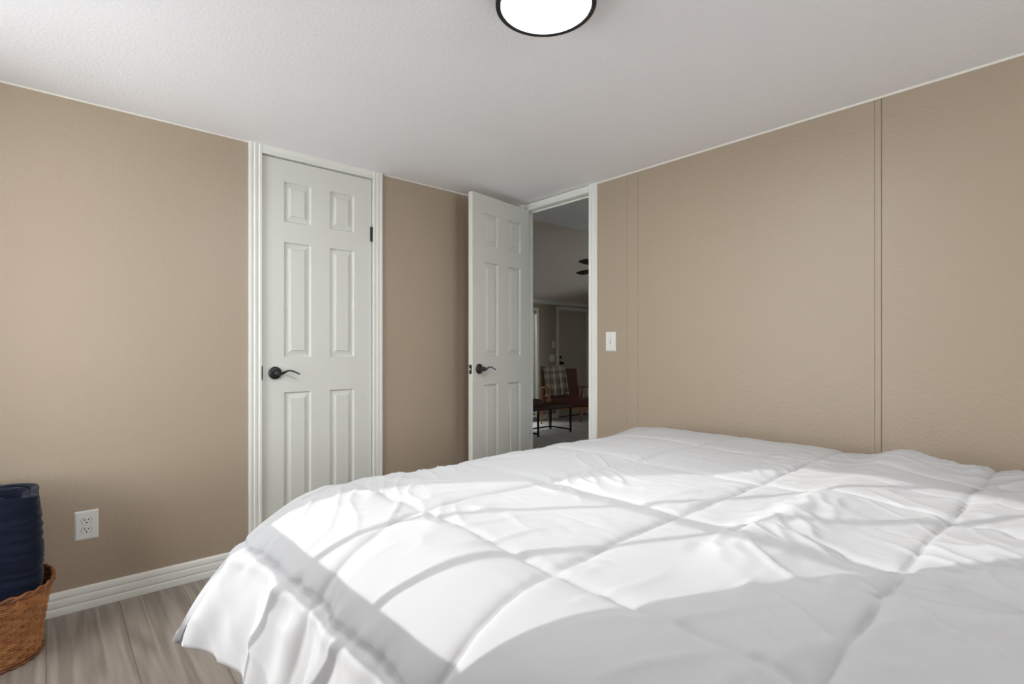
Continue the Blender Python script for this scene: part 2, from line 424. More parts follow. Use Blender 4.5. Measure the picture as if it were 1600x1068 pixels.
# ------------------------------------------------------------------ doors
def leaf_mesh(w, h, th, mirror=1):
    """slab in local coords: x 0..w from the latch side, z 0..h, front face y=0, back y=th, six recessed openings front"""
    px = [0, .107, .249, .353, .495, w]
    pz = [0, .20, .842, 1.026, 1.631, 1.737, 1.949, h]
    holes = {(1, 1), (3, 1), (1, 3), (3, 3), (1, 5), (3, 5)}
    bm = bmesh.new(); vs = {}
    for side, y in ((0, 0.0), (1, th)):
        for i, x in enumerate(px):
            for k, z in enumerate(pz): vs[side, i, k] = bm.verts.new((x, y, z))
    nx, nz = len(px) - 1, len(pz) - 1
    for side in (0, 1):
        for i in range(nx):
            for k in range(nz):
                if (i, k) in holes: continue
                q = [vs[side, i, k], vs[side, i + 1, k], vs[side, i + 1, k + 1], vs[side, i, k + 1]]
                bm.faces.new(q if side == 0 else q[::-1])
    for i in range(nx):
        bm.faces.new([vs[0, i, 0], vs[1, i, 0], vs[1, i + 1, 0], vs[0, i + 1, 0]])
        bm.faces.new([vs[0, i, nz], vs[0, i + 1, nz], vs[1, i + 1, nz], vs[1, i, nz]])
    for k in range(nz):
        bm.faces.new([vs[0, 0, k], vs[0, 0, k + 1], vs[1, 0, k + 1], vs[1, 0, k]])
        bm.faces.new([vs[0, nx, k], vs[1, nx, k], vs[1, nx, k + 1], vs[0, nx, k + 1]])
    bmesh.ops.recalc_face_normals(bm, faces=bm.faces)
    me = bpy.data.meshes.new('leaf'); bm.to_mesh(me); bm.free()
    rects = [(px[i], px[i + 1], pz[k], pz[k + 1]) for (i, k) in sorted(holes)]
    return me, rects

def door_panel_mesh(w, h, th):
    """moulded raised panel, both faces, centred at 0"""
    loops = [(0.0, 0.0), (0.0025, 0.0035), (0.0065, 0.0105), (0.010, 0.0112), (0.033, 0.0055), (0.0355, 0.0010)]
    V = []; F = []
    for sgn in (0, 1):
        base = len(V)
        for ins, dep in loops:
            y = dep if sgn == 0 else th - dep
            a, b = w / 2 - ins, h / 2 - ins
            V += [(-a, y, -b), (a, y, -b), (a, y, b), (-a, y, b)]
        for l in range(len(loops) - 1):
            for j in range(4):
                q = (base + l * 4 + j, base + l * 4 + (j + 1) % 4, base + l * 4 + 4 + (j + 1) % 4, base + l * 4 + 4 + j)
                F.append(q if sgn == 0 else q[::-1])
        q = tuple(base + (len(loops) - 1) * 4 + j for j in range(4))
        F.append(q if sgn == 0 else q[::-1])
    me = mesh('panel', V, F)
    return me

def lever_set(parent, y, sgn, x, z, flip=1):
    """rosette and curved lever on face y, standing out along -sgn*Y ... sgn=-1 is out of the front"""
    root = empty('handle'); root.parent = parent
    m = MB().lathe([(.033, 0), (.033, .004), (.030, .008), (.024, .011), (.016, .014), (.013, .030), (.0145, .036), (.0145, .046), (.010, .050)], 40, axis='Y')
    m.V = [(a + x, y + sgn * b, c + z) for a, b, c in m.V]
    m.build('rosette', 'black', root, auto=True)
    pts = []; rad = []
    for i in range(25):
        t = i / 24
        px = x + flip * (t * 0.112)
        pz = z + 0.0125 * math.sin(PI * (t * 1.55 - 0.35)) * min(1, t * 2.2) - .001
        py = y + sgn * (.044 - 0.006 * math.sin(PI * t))
        pts.append((px, py, pz)); rad.append((.0125 - .0085 * min(1, t * 2.2)) if t < .45 else .0040 - .001 * (t - .45))
    MB().tube(pts, rad, 12).build('lever', 'black', root, smooth=True)
    return root

def make_door(name, label, w=0.602):
    root = empty(name); struct(root, label)
    me, rects = leaf_mesh(w, 2.062, .035)
    leaf = link('leaf', me, 'door', root)
    b = leaf.modifiers.new('edge', 'BEVEL'); b.width = .0015; b.segments = 2; b.limit_method = 'ANGLE'
    pms = {}
    for x0, x1, z0, z1 in rects:
        key = (round(x1 - x0, 3), round(z1 - z0, 3))
        if key not in pms:
            pms[key] = door_panel_mesh(x1 - x0, z1 - z0, .035); pms[key].materials.append(M['door'])
        p = link('panel', pms[key], None, leaf); p.location = ((x0 + x1) / 2, 0, (z0 + z1) / 2)
    return root, leaf

casep = [(0, 0), (.012, 0), (.0145, .003), (.0145, .012), (.0115, .016), (.0115, .020), (.0135, .024), (.0135, .034), (.0105, .038), (.0105, .043), (.0125, .047), (.0125, .058), (.010, .062), (0, .062)]
# closet door in the left wall
d1, leaf1 = make_door('door_1', 'closed white six-panel closet door with black lever')
d1.location = (CX0 + .003, YL + .002, .020)
lever_set(d1, 0, -1, .062, .945, 1)
# (children of door_1 are in its local frame)
def loc(o, *p): return tuple(p[i] - o.location[i] for i in range(3))
profile_run('casing', casep, loc(d1, CX0 - .001, YL, 0), loc(d1, CX0 - .001, YL, H), (0, -1, 0), 'trim', d1, up=(-1, 0, 0))
profile_run('casing', casep, loc(d1, CX1 + .001, YL, 0), loc(d1, CX1 + .001, YL, H), (0, -1, 0), 'trim', d1, up=(1, 0, 0))
headp = [(0, 0), (.012, 0), (.0145, .003), (.0145, .012), (.0115, .016), (.0115, .020), (.0135, .024), (.0135, .043), (0, .043)]
profile_run('casing', headp, loc(d1, CX0 - .001, YL, CZ + .001), loc(d1, CX1 + .001, YL, CZ + .001), (0, -1, 0), 'trim', d1)
mb = MB(); X0, Y0, Z0 = d1.location
mb.box((CX0 - .012 - X0, PT * 0 + .002, -Z0), (CX0 - X0, .095, CZ - Z0)).box((CX1 - X0, .002, -Z0), (CX1 + .012 - X0, .095, CZ - Z0)).box((CX0 - .012 - X0, .002, CZ - Z0), (CX1 + .012 - X0, .095, CZ + .012 - Z0))
mb.box((CX0 - X0, .040, -Z0), (CX0 + .012 - X0, .052, CZ - Z0)).box((CX1 - .012 - X0, .040, -Z0), (CX1 - X0, .052, CZ - Z0)).box((CX0 - X0, .040, CZ - .012 - Z0), (CX1 - X0, .052, CZ - Z0))
mb.build('jamb', 'trim', d1)
for z in (1.700, .14):
    hg = MB().tube([(CX1 + .001 - X0, -.006, z), (CX1 + .001 - X0, -.006, z + .085)], .0055, 10)
    hg.box((CX1 - .012 - X0, -.0015, z), (CX1 + .008 - X0, .0005, z + .085)).build('hinge', 'black', d1, auto=True)
MB().box((CX0 - .006 - X0, -.0165, .912), (CX0 + .002 - X0, .01, .982)).build('strike_plate', 'black', d1, bevel=.001)
box('closet_back', (-.1, .12, -.02), (.75, .14, 2.11), 'wall', d1)

# open bedroom door, hinged on the doorway's far jamb, swung 80 degrees into the room
d2, leaf2 = make_door('door_2', 'white six-panel bedroom door standing open beside the doorway', .598)
ang = math.radians(10.0)
hinge = Vector((XR - .002, DY1 - .002, .018))
# local +x runs from latch to hinge; the local front (y=0) faces the room's -Y side
ux = Vector((math.cos(ang), math.sin(ang), 0)); 
d2.rotation_euler = (0, 0, ang)
uy = Vector((-math.sin(ang), math.cos(ang), 0))
d2.location = hinge - ux * .600 - uy * .037
lever_set(d2, 0, -1, .062, .945, 1)
lever_set(d2, .035, 1, .062, .945, 1)
MB().box((-.0012, .006, .915), (.002, .029, .972)).build('latch_plate', 'black', d2, bevel=.0006)
MB().tube([(-.010, .0175, .9435), (.0, .0175, .9435)], .0085, 14).build('latch_bolt', 'steel', d2, auto=True)
for z in (1.70, 1.02, .28):
    MB().tube([(.602, .041, z), (.602, .041, z + .085)], .0055, 10).build('hinge', 'black', d2, auto=True)
# doorway casing and jamb (belongs to the opening)
t4 = empty('trim_4'); struct(t4, 'white moulded casing and jamb around the open doorway')
profile_run('casing', casep, (XR, DY0 - .0, 0), (XR, DY0 - .0, H), (-1, 0, 0), 'trim', t4, up=(0, -1, 0))
profile_run('casing', casep, (XR, DY1 + .0, 0), (XR, DY1 + .0, H), (-1, 0, 0), 'trim', t4, up=(0, 1, 0))
profile_run('casing', headp, (XR, DY0, DZ + .002), (XR, DY1, DZ + .002), (-1, 0, 0), 'trim', t4)
mb = MB()
mb.box((XR - .001, DY0 - .012, -.02), (XRB + .001, DY0, DZ)).box((XR - .001, DY1, -.02), (XRB + .001, DY1 + .012, DZ)).box((XR - .001, DY0 - .012, DZ), (XRB + .001, DY1 + .012, DZ + .012))
mb.build('jamb', 'trim', t4)
mb = MB()
mb.box((XR + .038, DY0, -.02), (XR + .05, DY0 + .010, DZ)).box((XR + .038, DY1 - .010, -.02), (XR + .05, DY1, DZ)).box((XR + .038, DY0, DZ - .010), (XR + .05, DY1, DZ))
mb.build('door_stop', 'trim', t4)

# ------------------------------------------------------------------ switch and outlet
def plate_profile(mb_, w, h, t=.006):
    V = []; 
    for a, b, d in ((w / 2, h / 2, 0), (w / 2, h / 2, .002), (w / 2 - .005, h / 2 - .005, t)):
        V += [(-a, -d, -b), (a, -d, -b), (a, -d, b), (-a, -d, b)]
    F = [(0, 1, 2, 3)] + [(l * 4 + j, l * 4 + (j + 1) % 4, l * 4 + 4 + (j + 1) % 4, l * 4 + 4 + j) for l in (0, 1) for j in range(4)] + [(8, 9, 10, 11)]
    mb_.add(V, F); return mb_
sw = empty('light_switch', (XR, 1.976, 1.135), math.radians(-90))
tag(sw, 'white toggle light switch plate on the tan wall beside the doorway', 'light switch')
plate_profile(MB(), .074, .119).build('plate', 'plastic', sw)
MB().box((-.006, -.0066, -.013), (.006, -.005, .013)).build('toggle_slot', 'grey_plastic', sw)
mb = MB(); mb.add([(-.004, -.006, -.010), (.004, -.006, -.010), (.004, -.006, .004), (-.004, -.006, .004), (-.0035, -.016, .004), (.0035, -.016, .004), (.0035, -.015, .011), (-.0035, -.015, .011)],
    [(0, 1, 5, 4), (1, 2, 6, 5), (2, 3, 7, 6), (3, 0, 4, 7), (4, 5, 6, 7), (3, 2, 1, 0)]); mb.build('toggle', 'plastic', sw)
for dz in (-.030, .030):
    m = MB().lathe([(.003, 0), (.003, .001), (.002, .0015)], 14, axis='Y'); m.V = [(a, -.006 - b, c + dz) for a, b, c in m.V]; m.build('screw', 'grey_plastic', sw)

ou = empty('wall_outlet', (.113, YL, .348))
tag(ou, 'white double power outlet on the tan wall above the baseboard', 'outlet')
plate_profile(MB(), .079, .122).build('plate', 'plastic', ou)
for dz in (.0195, -.0195):
    # receptacle face: circle with flattened top and bottom
    def rec(rx, d0, d1):
        n = 40; V = []; F = []
        for d in (d0, d1):
            for j in range(n):
                a = 2 * PI * j / n
                V.append((rx * math.cos(a), -d, max(-.0142, min(.0142, rx * math.sin(a))) + dz))
        F = [(j, (j + 1) % n, n + (j + 1) % n, n + j) for j in range(n)] + [tuple(range(n, 2 * n))]
        return MB().add(V, F)
    rec(.0182, .0045, .0063).build('gasket', 'slot', ou)
    f = rec(.0170, .0055, .0078).build('receptacle', 'plastic', ou)
    MB().box((-.0078, -.0082, dz + .000), (-.0050, -.0070, dz + .0095)).build('slot', 'slot', f)
    MB().box((.0050, -.0082, dz + .001), (.0078, -.0070, dz + .0085)).build('slot', 'slot', f)
    m = MB().lathe([(.0030, .0070), (.0030, .0082)], 16, axis='Y'); m.V = [(a, -b, c + dz - .0075) for a, b, c in m.V]; m.build('slot', 'slot', f)
m = MB().lathe([(.003, .006), (.003, .007), (.002, .0075)], 14, axis='Y'); m.V = [(a, -b, c) for a, b, c in m.V]; m.build('screw', 'plastic', ou)

# ------------------------------------------------------------------ ceiling lamp
lp = empty('ceiling_lamp', (1.083, 1.071, H))
tag(lp, 'round flush ceiling lamp with a white diffuser and thin black rim', 'ceiling lamp')
MB().lathe([(.120, 0), (.120, -.012)], 64).build('canopy', 'lid', lp, auto=True)
R = .147
prof = [(R - .012, -.0005), (R - .001, -.0005), (R, -.002), (R, -.040), (R - .0015, -.042), (R - .0145, -.0425), (R - .016, -.041), (R - .016, -.002)]
n = 96; V = []; F = []
for r, z in prof:
    for j in range(n): V.append((r * math.cos(2 * PI * j / n), r * math.sin(2 * PI * j / n), z))
k = len(prof)
for i in range(k):
    for j in range(n): F.append((i * n + j, i * n + (j + 1) % n, ((i + 1) % k) * n + (j + 1) % n, ((i + 1) % k) * n + j))
MB().add(V, F).build('rim', 'black', lp, auto=True)
MB().lathe([(R - .016, -.020), (R - .016, -.034), (R - .021, -.036), (R - .05, -.038), (.03, -.039), (.004, -.039)], 96).build('diffuser', 'diffuser', lp, smooth=True)

# ------------------------------------------------------------------ noise for cloth
def vnoise(x, y, seed=0):
    """smooth gradient noise on numpy arrays"""
    r = np.random.default_rng(seed); tab = r.uniform(0, 2 * PI, 4096)
    xi = np.floor(x).astype(int); yi = np.floor(y).astype(int); xf = x - xi; yf = y - yi
    def gr(ix, iy, dx, dy):
        a = tab[((ix * 73856093) ^ (iy * 19349663)) & 4095]
        return np.cos(a) * dx + np.sin(a) * dy
    u = xf ** 3 * (xf * (xf * 6 - 15) + 10); v = yf ** 3 * (yf * (yf * 6 - 15) + 10)
    a = gr(xi, yi, xf, yf); b = gr(xi + 1, yi, xf - 1, yf); c = gr(xi, yi + 1, xf, yf - 1); d = gr(xi + 1, yi + 1, xf - 1, yf - 1)
    return (a + (b - a) * u) + ((c + (d - c) * u) - (a + (b - a) * u)) * v
def fbm(x, y, seed=0, o=3):
    t = 0; am = 1
    for i in range(o): t = t + am * vnoise(x * 2 ** i, y * 2 ** i, seed + i * 17); am *= .5
    return t
def sstep(a, b, x):
    t = np.clip((x - a) / (b - a), 0, 1); return t * t * (3 - 2 * t)

# ------------------------------------------------------------------ bed
bed = empty('bed', (1.4, .55, 0))
tag(bed, 'bed with white box base and mattress mostly hidden under the comforter', 'bed')
def lb(a, b): return tuple(a[i] - (1.4, .55, 0)[i] for i in range(3)), tuple(b[i] - (1.4, .55, 0)[i] for i in range(3))
for x in (.50, 2.28):
    for y in (-.42, 1.50):
        m = MB().lathe([(.022, 0), (.028, .01), (.028, .07), (.024, .075)], 20); m.V = [(a + x - 1.4, b + y - .55, c) for a, b, c in m.V]; m.build('leg', 'black', bed, auto=True)
a, b = lb((.435, -.48, .07), (2.34, 1.575, .33)); MB().box(a, b).build('box_base', 'ticking', bed, bevel=.02, seg=3)
a, b = lb((.50, -.48, .33), (2.32, 1.54, .60)); MB().box(a, b).build('mattress', 'ticking', bed, bevel=.05, seg=4)

# comforter -----------------------------------------------------------------
ZT = 0.70
cx0, cx1, cy0, cy1 = .50, 2.38, -.50, 1.60
RC = .13
def top_height(x, y):
    # seams, gently bowed
    wx = x + .010 * vnoise(x * 2.1 + 5, y * 2.3, 3) + .004 * vnoise(x * 7, y * 7, 4)
    wy = y + .012 * vnoise(x * 2.3, y * 2.1 + 9, 5) + .004 * vnoise(x * 8, y * 6, 6)
    fx = (wx - .25) / .43; fy = (wy - .22) / .43
    dx = np.abs(fx - np.round(fx)) * .43; dy = np.abs(fy - np.round(fy)) * .43
    pf = (1 - np.exp(-dx / .010)) * (1 - np.exp(-dy / .010))
    h = .011 * pf + .004 * (1 - np.exp(-dx / .08)) * (1 - np.exp(-dy / .08))
    # half-way stitch creases
    fx2 = (wx - .25 - .215) / .43; dx2 = np.abs(fx2 - np.round(fx2)) * .43
    h -= .0030 * np.exp(-(dx2 / .006) ** 2) * sstep(-.2, .3, vnoise(x * 3, y * 3, 8))
    # puckers across the seams
    h += .0034 * np.exp(-dx / .06) * vnoise(x * 9, wy * 42, 21) * sstep(-.2, .25, vnoise(x * 4, y * 4, 23)) + .0034 * np.exp(-dy / .06) * vnoise(wx * 42, y * 9, 22) * sstep(-.2, .25, vnoise(x * 4, y * 4 + 7, 24))
    h += .0022 * vnoise(x * 30 + y * 10, y * 22 - x * 9, 25) * sstep(0, .3, vnoise(x * 3.3, y * 3.3, 26))
    # long soft creases
    u = x * .85 - y * .53; v = x * .53 + y * .85
    r1 = 1 - np.abs(vnoise(u * 3.2 + .4 * vnoise(x * 3, y * 3, 31), v * 11, 32)) * 3.2
    h += .0065 * np.clip(r1, 0, 1) ** 3 * sstep(.0, .35, vnoise(x * 2.2, y * 2.2, 33))
    r2 = 1 - np.abs(vnoise(v * 4, u * 13, 35)) * 3.4
    h += .0060 * np.clip(r2, 0, 1) ** 3 * sstep(-.05, .3, vnoise(x * 2.5 + 4, y * 2.5, 36))
    # swells
    h += .012 * vnoise(x * 2.2, y * 2.2, 41) + .005 * vnoise(x * 6, y * 6, 42)
    # bunched ridge running along X near y = .46
    yr = .455 + .03 * vnoise(x * 3, x * 0 + .5, 51)
    amp = sstep(.72, 1.05, x) * (1 - .35 * sstep(1.3, 1.6, x)) + .5 * sstep(1.8, 2.1, x)
    d = y - yr
    w = np.where(d > 0, .055, .11)
    h += .026 * amp * np.exp(-(d / w) ** 2)
    cr = sstep(.85, 1.0, x) * (1 - sstep(1.35, 1.6, x)) * np.exp(-(d / .09) ** 2)
    h += .011 * cr * (1 - np.abs(vnoise(x * 10 + y * 5, y * 16 - x * 4, 52)) * 2.6)
    # rumples towards the near end
    nr = 1 - sstep(.15, .55, y)
    h += nr * (.020 * vnoise(x * 3.1, y * 3.4, 61) + .010 * np.clip(1 - np.abs(vnoise(u * 3 + 3, v * 7, 62)) * 3, 0, 1) ** 2)
    return h
def shoulder(x, y):
    e = np.minimum(np.minimum(x - cx0, cx1 - x), np.minimum(y - cy0, cy1 - y))
    # rounded corners: distance inside the rounded rectangle
    qx = np.maximum(np.maximum(cx0 + RC - x, x - (cx1 - RC)), 0); qy = np.maximum(np.maximum(cy0 + RC - y, y - (cy1 - RC)), 0)
    e = np.where((qx > 0) & (qy > 0), RC - np.hypot(qx, qy), e)
    t = np.clip(1 - e / .17, 0, 1)
    rt = 1 - .6 * sstep(2.0, 2.3, x)
    return (-.040 * t ** 2.2 - .010 * np.clip(1 - e / .4, 0, 1)) * rt

stepn = .006
nx = int((cx1 - cx0) / stepn) + 1; ny = int((cy1 - cy0) / stepn) + 1
X, Y = np.meshgrid(np.linspace(cx0, cx1, nx), np.linspace(cy0, cy1, ny), indexing='ij')
for sx in (-1, 1):
    for sy in (-1, 1):
        ox = cx0 + RC if sx < 0 else cx1 - RC; oy = cy0 + RC if sy < 0 else cy1 - RC
        A = (X - ox) * sx / RC; B = (Y - oy) * sy / RC
        mk = (A > 0) & (B > 0)
        f = np.maximum(A, B) / np.maximum(np.hypot(A, B), 1e-9)
        X = np.where(mk, ox + sx * A * f * RC, X); Y = np.where(mk, oy + sy * B * f * RC, Y)
Z = ZT - .012 + top_height(X, Y) + shoulder(X, Y)
V = np.stack([X, Y, Z], -1).reshape(-1, 3)
idx = np.arange(nx * ny).reshape(nx, ny)
F = np.stack([idx[:-1, :-1], idx[1:, :-1], idx[1:, 1:], idx[:-1, 1:]], -1).reshape(-1, 4)
# skirt around left, far, right (the near end lies flat past the bed end)
loop = list(idx[0, :]) + list(idx[1:, -1]) + list(idx[-1, -2::-1])
E = V[loop]; nL = len(loop)
# outward normals
out = np.zeros((nL, 2))
for i in range(nL):
    x, y = E[i, 0], E[i, 1]
    qx = (x - (cx0 + RC)) if x < cx0 + RC else ((x - (cx1 - RC)) if x > cx1 - RC else 0)
    qy = (y - (cy1 - RC)) if y > cy1 - RC else 0
    n_ = math.hypot(qx, qy) or 1
    out[i] = (qx / n_, qy / n_)
seg = np.r_[0, np.cumsum(np.hypot(np.diff(E[:, 0]), np.diff(E[:, 1])))]
ci = np.argmin(np.hypot(E[:, 0] - (cx0 + RC * .293), E[:, 1] - (cy1 - RC * .293)))
arc = seg - seg[ci]
TIP = np.array([.235, 1.575, .335])
Hm = np.zeros((nL, 3))
Hm[:, 0] = E[:, 0] + out[:, 0] * .150; Hm[:, 1] = E[:, 1] + out[:, 1] * .07; Hm[:, 2] = .315
Hm[:, 2] += .012 * vnoise(seg * 4, seg * 0 + .3, 71)
fold = .022 * np.sin(seg * 2 * PI / .27 + 1.4 * vnoise(seg * 3, seg * 0, 72) * 2) + .014 * np.sin(seg * 2 * PI / .13 + .8)
Hm[:, :2] += out * (fold * .8 + .008)[:, None]
w = np.exp(-np.abs(arc / .16) ** 1.7)[:, None]
Hm = Hm * (1 - w) + TIP * w
right = sstep(2.25, 2.37, E[:, 0])[:, None]      # squeezed between bed and wall
Hm[:, 0:1] = Hm[:, 0:1] * (1 - right) + (E[:, 0:1] + .07) * right
ND = 56
rows = []
P0 = E; P3 = Hm
P1 = P0.copy(); P1[:, :2] += out * .085; P1[:, 2] -= .050
P2 = P3.copy(); P2[:, 2] += .20; P2[:, :2] = P2[:, :2] * .75 + (E[:, :2] + out * .10) * .25
P2[:, 2] -= .05 * w[:, 0]
prev = np.array(loop)
Vl = [V]; base = len(V)
Fl = [F]
for k in range(1, ND + 1):
    t = k / ND
    P = P0 * (1 - t) ** 3 + 3 * P1 * t * (1 - t) ** 2 + 3 * P2 * t * t * (1 - t) + P3 * t ** 3
    # gathered seam part-way down with puckers, creases below it
    ts = .42 + .02 * vnoise(seg * 5, seg * 0, 75)
    dz = (t - ts)
    d = -.010 * np.exp(-(dz / .022) ** 2) + .008 * np.exp(-((dz - .06) / .05) ** 2)
    d = d + .012 * np.exp(-np.abs(dz) / .10) * vnoise(seg * 30, t * 5 + seg * 0, 76) + .014 * np.where(dz > 0, np.exp(-dz / .35), 0) * vnoise(seg * 13 - t * 2, t * 1.2 + seg * 0, 79)
    d = d + .010 * sstep(.45, .7, t) * np.clip(1 - np.abs(vnoise(seg * 7 + t * 2.5, t * 2.2 - seg * 1.5, 77)) * 3.2, 0, 1) ** 2
    d = d + .004 * vnoise(seg * 5 + 2, t * 4 + seg * 0, 78)
    d = d * min(1, t * 6)
    # cross seams every 0.43 m continue down the drop
    fy = (np.where(np.abs(out[:, 0]) > .7, E[:, 1] - .22, E[:, 0] - .25)) / .43
    ds = np.abs(fy - np.round(fy)) * .43
    d = d - .009 * np.exp(-ds / .012) * min(1, t * 8)
    P[:, :2] += out * d[:, None]
    Vl.append(P)
    cur = base + (k - 1) * nL + np.arange(nL)
    Fl.append(np.stack([prev[:-1], prev[1:], cur[1:], cur[:-1]], -1))
    prev = cur
V = np.concatenate(Vl); F = np.concatenate(Fl)
V -= np.array([1.4, .55, 0])
me = bpy.data.meshes.new('comforter'); me.from_pydata(V.tolist(), [], F.tolist()); me.update()
bm = bmesh.new(); bm.from_mesh(me); bmesh.ops.recalc_face_normals(bm, faces=bm.faces)
zs = sum(f.normal.z for f in list(bm.faces)[:200])
if zs < 0: bmesh.ops.reverse_faces(bm, faces=bm.faces)
bm.to_mesh(me); bm.free()
cf = link('comforter', me, 'linen', None, True); cf.location = (1.4, .55, 0)
so = cf.modifiers.new('thickness', 'SOLIDIFY'); so.thickness = .016; so.offset = -1
tag(cf, 'white box-quilted comforter spread over the bed', 'comforter')

# ------------------------------------------------------------------ basket with navy quilt
BC = Vector((-.205, 2.60, 0))
bk = empty('wicker_basket', BC); tag(bk, 'honey-brown woven wicker basket on the floor by the tan wall', 'basket')
def ov(a, r, e=2.6):
    c, s = math.cos(a), math.sin(a)
    k = (abs(c) ** e + abs(s) ** e) ** (-1 / e)
    return r * k * c, r * .93 * k * s
BH = .245
def brad(z): return .178 + .032 * (z / BH) - .006 * math.sin(PI * z / BH)
NS = 44
# weavers: one part, too many fine strands to pick apart
mb = MB(); rows_n = 34; NP = NS * 4
for r in range(rows_n):
    z = .010 + (BH - .022) * r / (rows_n - 1)
    pts = []
    for j in range(NP):
        a = 2 * PI * j / NP
        rr = brad(z) + .0028 * math.cos(NS / 2 * a + (PI if (r // 2) % 2 else 0))
        x, y = ov(a, rr); pts.append((x, y, z + .0006 * math.sin(7 * a + r)))
    mb.ringtube(pts, .0040, 5)
wv = mb.build('weave', 'wicker', bk, smooth=True); wv['kind'] = 'stuff'
mb = MB()
for j in range(NS):
    a = 2 * PI * (j + .0) / NS
    pts = []
    for i in range(9):
        z = .004 + (BH - .008) * i / 8
        x, y = ov(a, brad(z)); pts.append((x, y, z))
    mb.tube(pts, .0042, 6)
st = mb.build('stakes', 'wicker', bk, smooth=True); st['kind'] = 'stuff'
mb = MB()
for r_, (z, ro, ph) in enumerate(((BH - .002, .003, 0), (BH + .004, 0, PI), (BH - .004, -.003, PI / 2))):
    pts = []
    for j in range(240):
        a = 2 * PI * j / 240
        x, y = ov(a, brad(BH) + ro + .0025 * math.cos(30 * a + ph)); pts.append((x, y, z + .0025 * math.sin(30 * a + ph)))
    mb.ringtube(pts, .0055, 7)
mb.build('rim', 'wicker_dark', bk, smooth=True)
mb = MB()
for z, ro in ((.005, .006), (.014, .004)):
    pts = []
    for j in range(200):
        a = 2 * PI * j / 200
        x, y = ov(a, brad(0) + ro + .002 * math.cos(40 * a + z * 300)); pts.append((x, y, z + .0015 * math.sin(40 * a)))
    mb.ringtube(pts, .005, 6)
mb.build('base_rim', 'wicker_dark', bk, smooth=True)
V = [(*ov(2 * PI * j / 60, .172), .008) for j in range(60)]
MB().add(V + [(x, y, .014) for x, y, _ in V], [tuple(range(60))[::-1], tuple(range(60, 120))] + [(j, (j + 1) % 60, 60 + (j + 1) % 60, 60 + j) for j in range(60)]).build('bottom', 'wicker_dark', bk)

# navy quilt: a long strip folded into an upright oval roll
nq = empty('folded_quilt', (BC.x, BC.y, 0)); tag(nq, 'navy quilt folded upright inside the wicker basket', 'quilt')
NU, NV = 420, 90
uu = np.linspace(0, 1, NU); vv = np.linspace(0, 1, NV)
turns = 2.6
U, Vv = np.meshgrid(uu, vv, indexing='ij')
a = 1.3 + U * turns * 2 * PI
rx = .174 - .064 * U; ry = .128 - .064 * U
e = 4.5
k = (np.abs(np.cos(a)) ** e + np.abs(np.sin(a)) ** e) ** (-1 / e)
zt = .590 - .018 * U - .022 * np.clip(np.sin(a * 1.0 + 1.9), 0, 1) ** 2 + .010 * vnoise(U * 14, U * 0, 91)
z = .03 + (zt - .03) * Vv
lean = (z - .25) * .02 - .022
wr = .0045 * np.clip(1 - np.abs(vnoise(U * 9 + .6 * np.sin(z * 18), z * 30 + U * 5, 92)) * 3, 0, 1) + .007 * vnoise(U * 12, z * 9, 93)
puff = .006 * np.sin(np.clip(Vv, 0, 1) * PI) ** .5
bulge = 1 - .06 * np.clip((.22 - z) / .2, 0, 1)
xx = k * (rx * bulge + wr + puff) * np.cos(a) - lean - .000; yy = k * (ry * bulge + wr + puff) * np.sin(a)
Vq = np.stack([xx, yy, z], -1).reshape(-1, 3)
id_ = np.arange(NU * NV).reshape(NU, NV)
Fq = np.stack([id_[:-1, :-1], id_[1:, :-1], id_[1:, 1:], id_[:-1, 1:]], -1).reshape(-1, 4)
me = bpy.data.meshes.new('roll'); me.from_pydata(Vq.tolist(), [], Fq.tolist()); me.update()
o = link('roll', me, 'navy', nq, True)
so = o.modifiers.new('thickness', 'SOLIDIFY'); so.thickness = .022; so.offset = -1
bv = o.modifiers.new('edge', 'BEVEL'); bv.width = .006; bv.segments = 2; bv.limit_method = 'ANGLE'; bv.angle_limit = math.radians(60)

# ------------------------------------------------------------------ living room beyond the doorway (one step down)
ZF = -0.15; YF = 6.48; ZW = 1.94; YRG = 3.94; ZRG = 2.45; XE = 9.2
struct(box('floor_living', (XRB, YB - .1, -.30), (XE, YF + .2, ZF), 'lv_floor'), 'grey plank floor of the living room beyond the doorway')
WX0, WX1, WZL0, WZL1 = 4.20, 6.31, -.06, 1.75
GX0, GX1, GZ1 = 6.884, 7.657, 1.80
mb = MB()
for a_, b_ in (((XRB, ZF), (WX0, ZW)), ((WX0, ZF), (WX1, WZL0)), ((WX0, WZL1), (WX1, ZW)), ((WX1, ZF), (GX0 - .02, ZW)), ((GX0 - .02, GZ1 + .02), (GX1 + .02, ZW)), ((GX1 + .02, ZF), (XE, ZW))):
    mb.box((a_[0], YF, a_[1]), (b_[0], YF + .12, b_[1]))
struct(mb.build('wall_far', 'lv_wall'), 'olive-grey far wall of the living room')
mb = MB()
for y0, y1, z0, z1 in ((YB - .1, 2.3, ZF, 2.6), (3.3, YF + .1, ZF, 2.6), (2.3, 3.3, 1.85, 2.6), (2.3, 3.3, ZF, ZF + .02)):
    mb.box((XE, y0, z0), (XE + .1, y1, z1))
struct(mb.build('wall_living_side', 'lv_wall'), 'olive-grey side wall of the living room with an unseen opening added for fill light')
w4 = empty('window_fill_living', (XE, 2.3, 0)); struct(w4, 'unseen patio window added on the side wall to light the living room')  # added out of view to brighten the living room
for y in (0, .94): box('window_frame', (.03, y, ZF + .02), (.08, y + .06, 1.85), 'trim', w4)
for z in (ZF + .02, 1.79): box('window_frame', (.03, .06, z), (.08, .94, z + .06), 'trim', w4)
box('pane', (.053, .05, ZF + .07), (.057, .95, 1.80), 'glass', w4)
struct(box('wall_living_back', (XRB, YB - .2, ZF), (XE, YB - .1, 2.6), 'lv_wall'), 'olive-grey back wall of the living room')
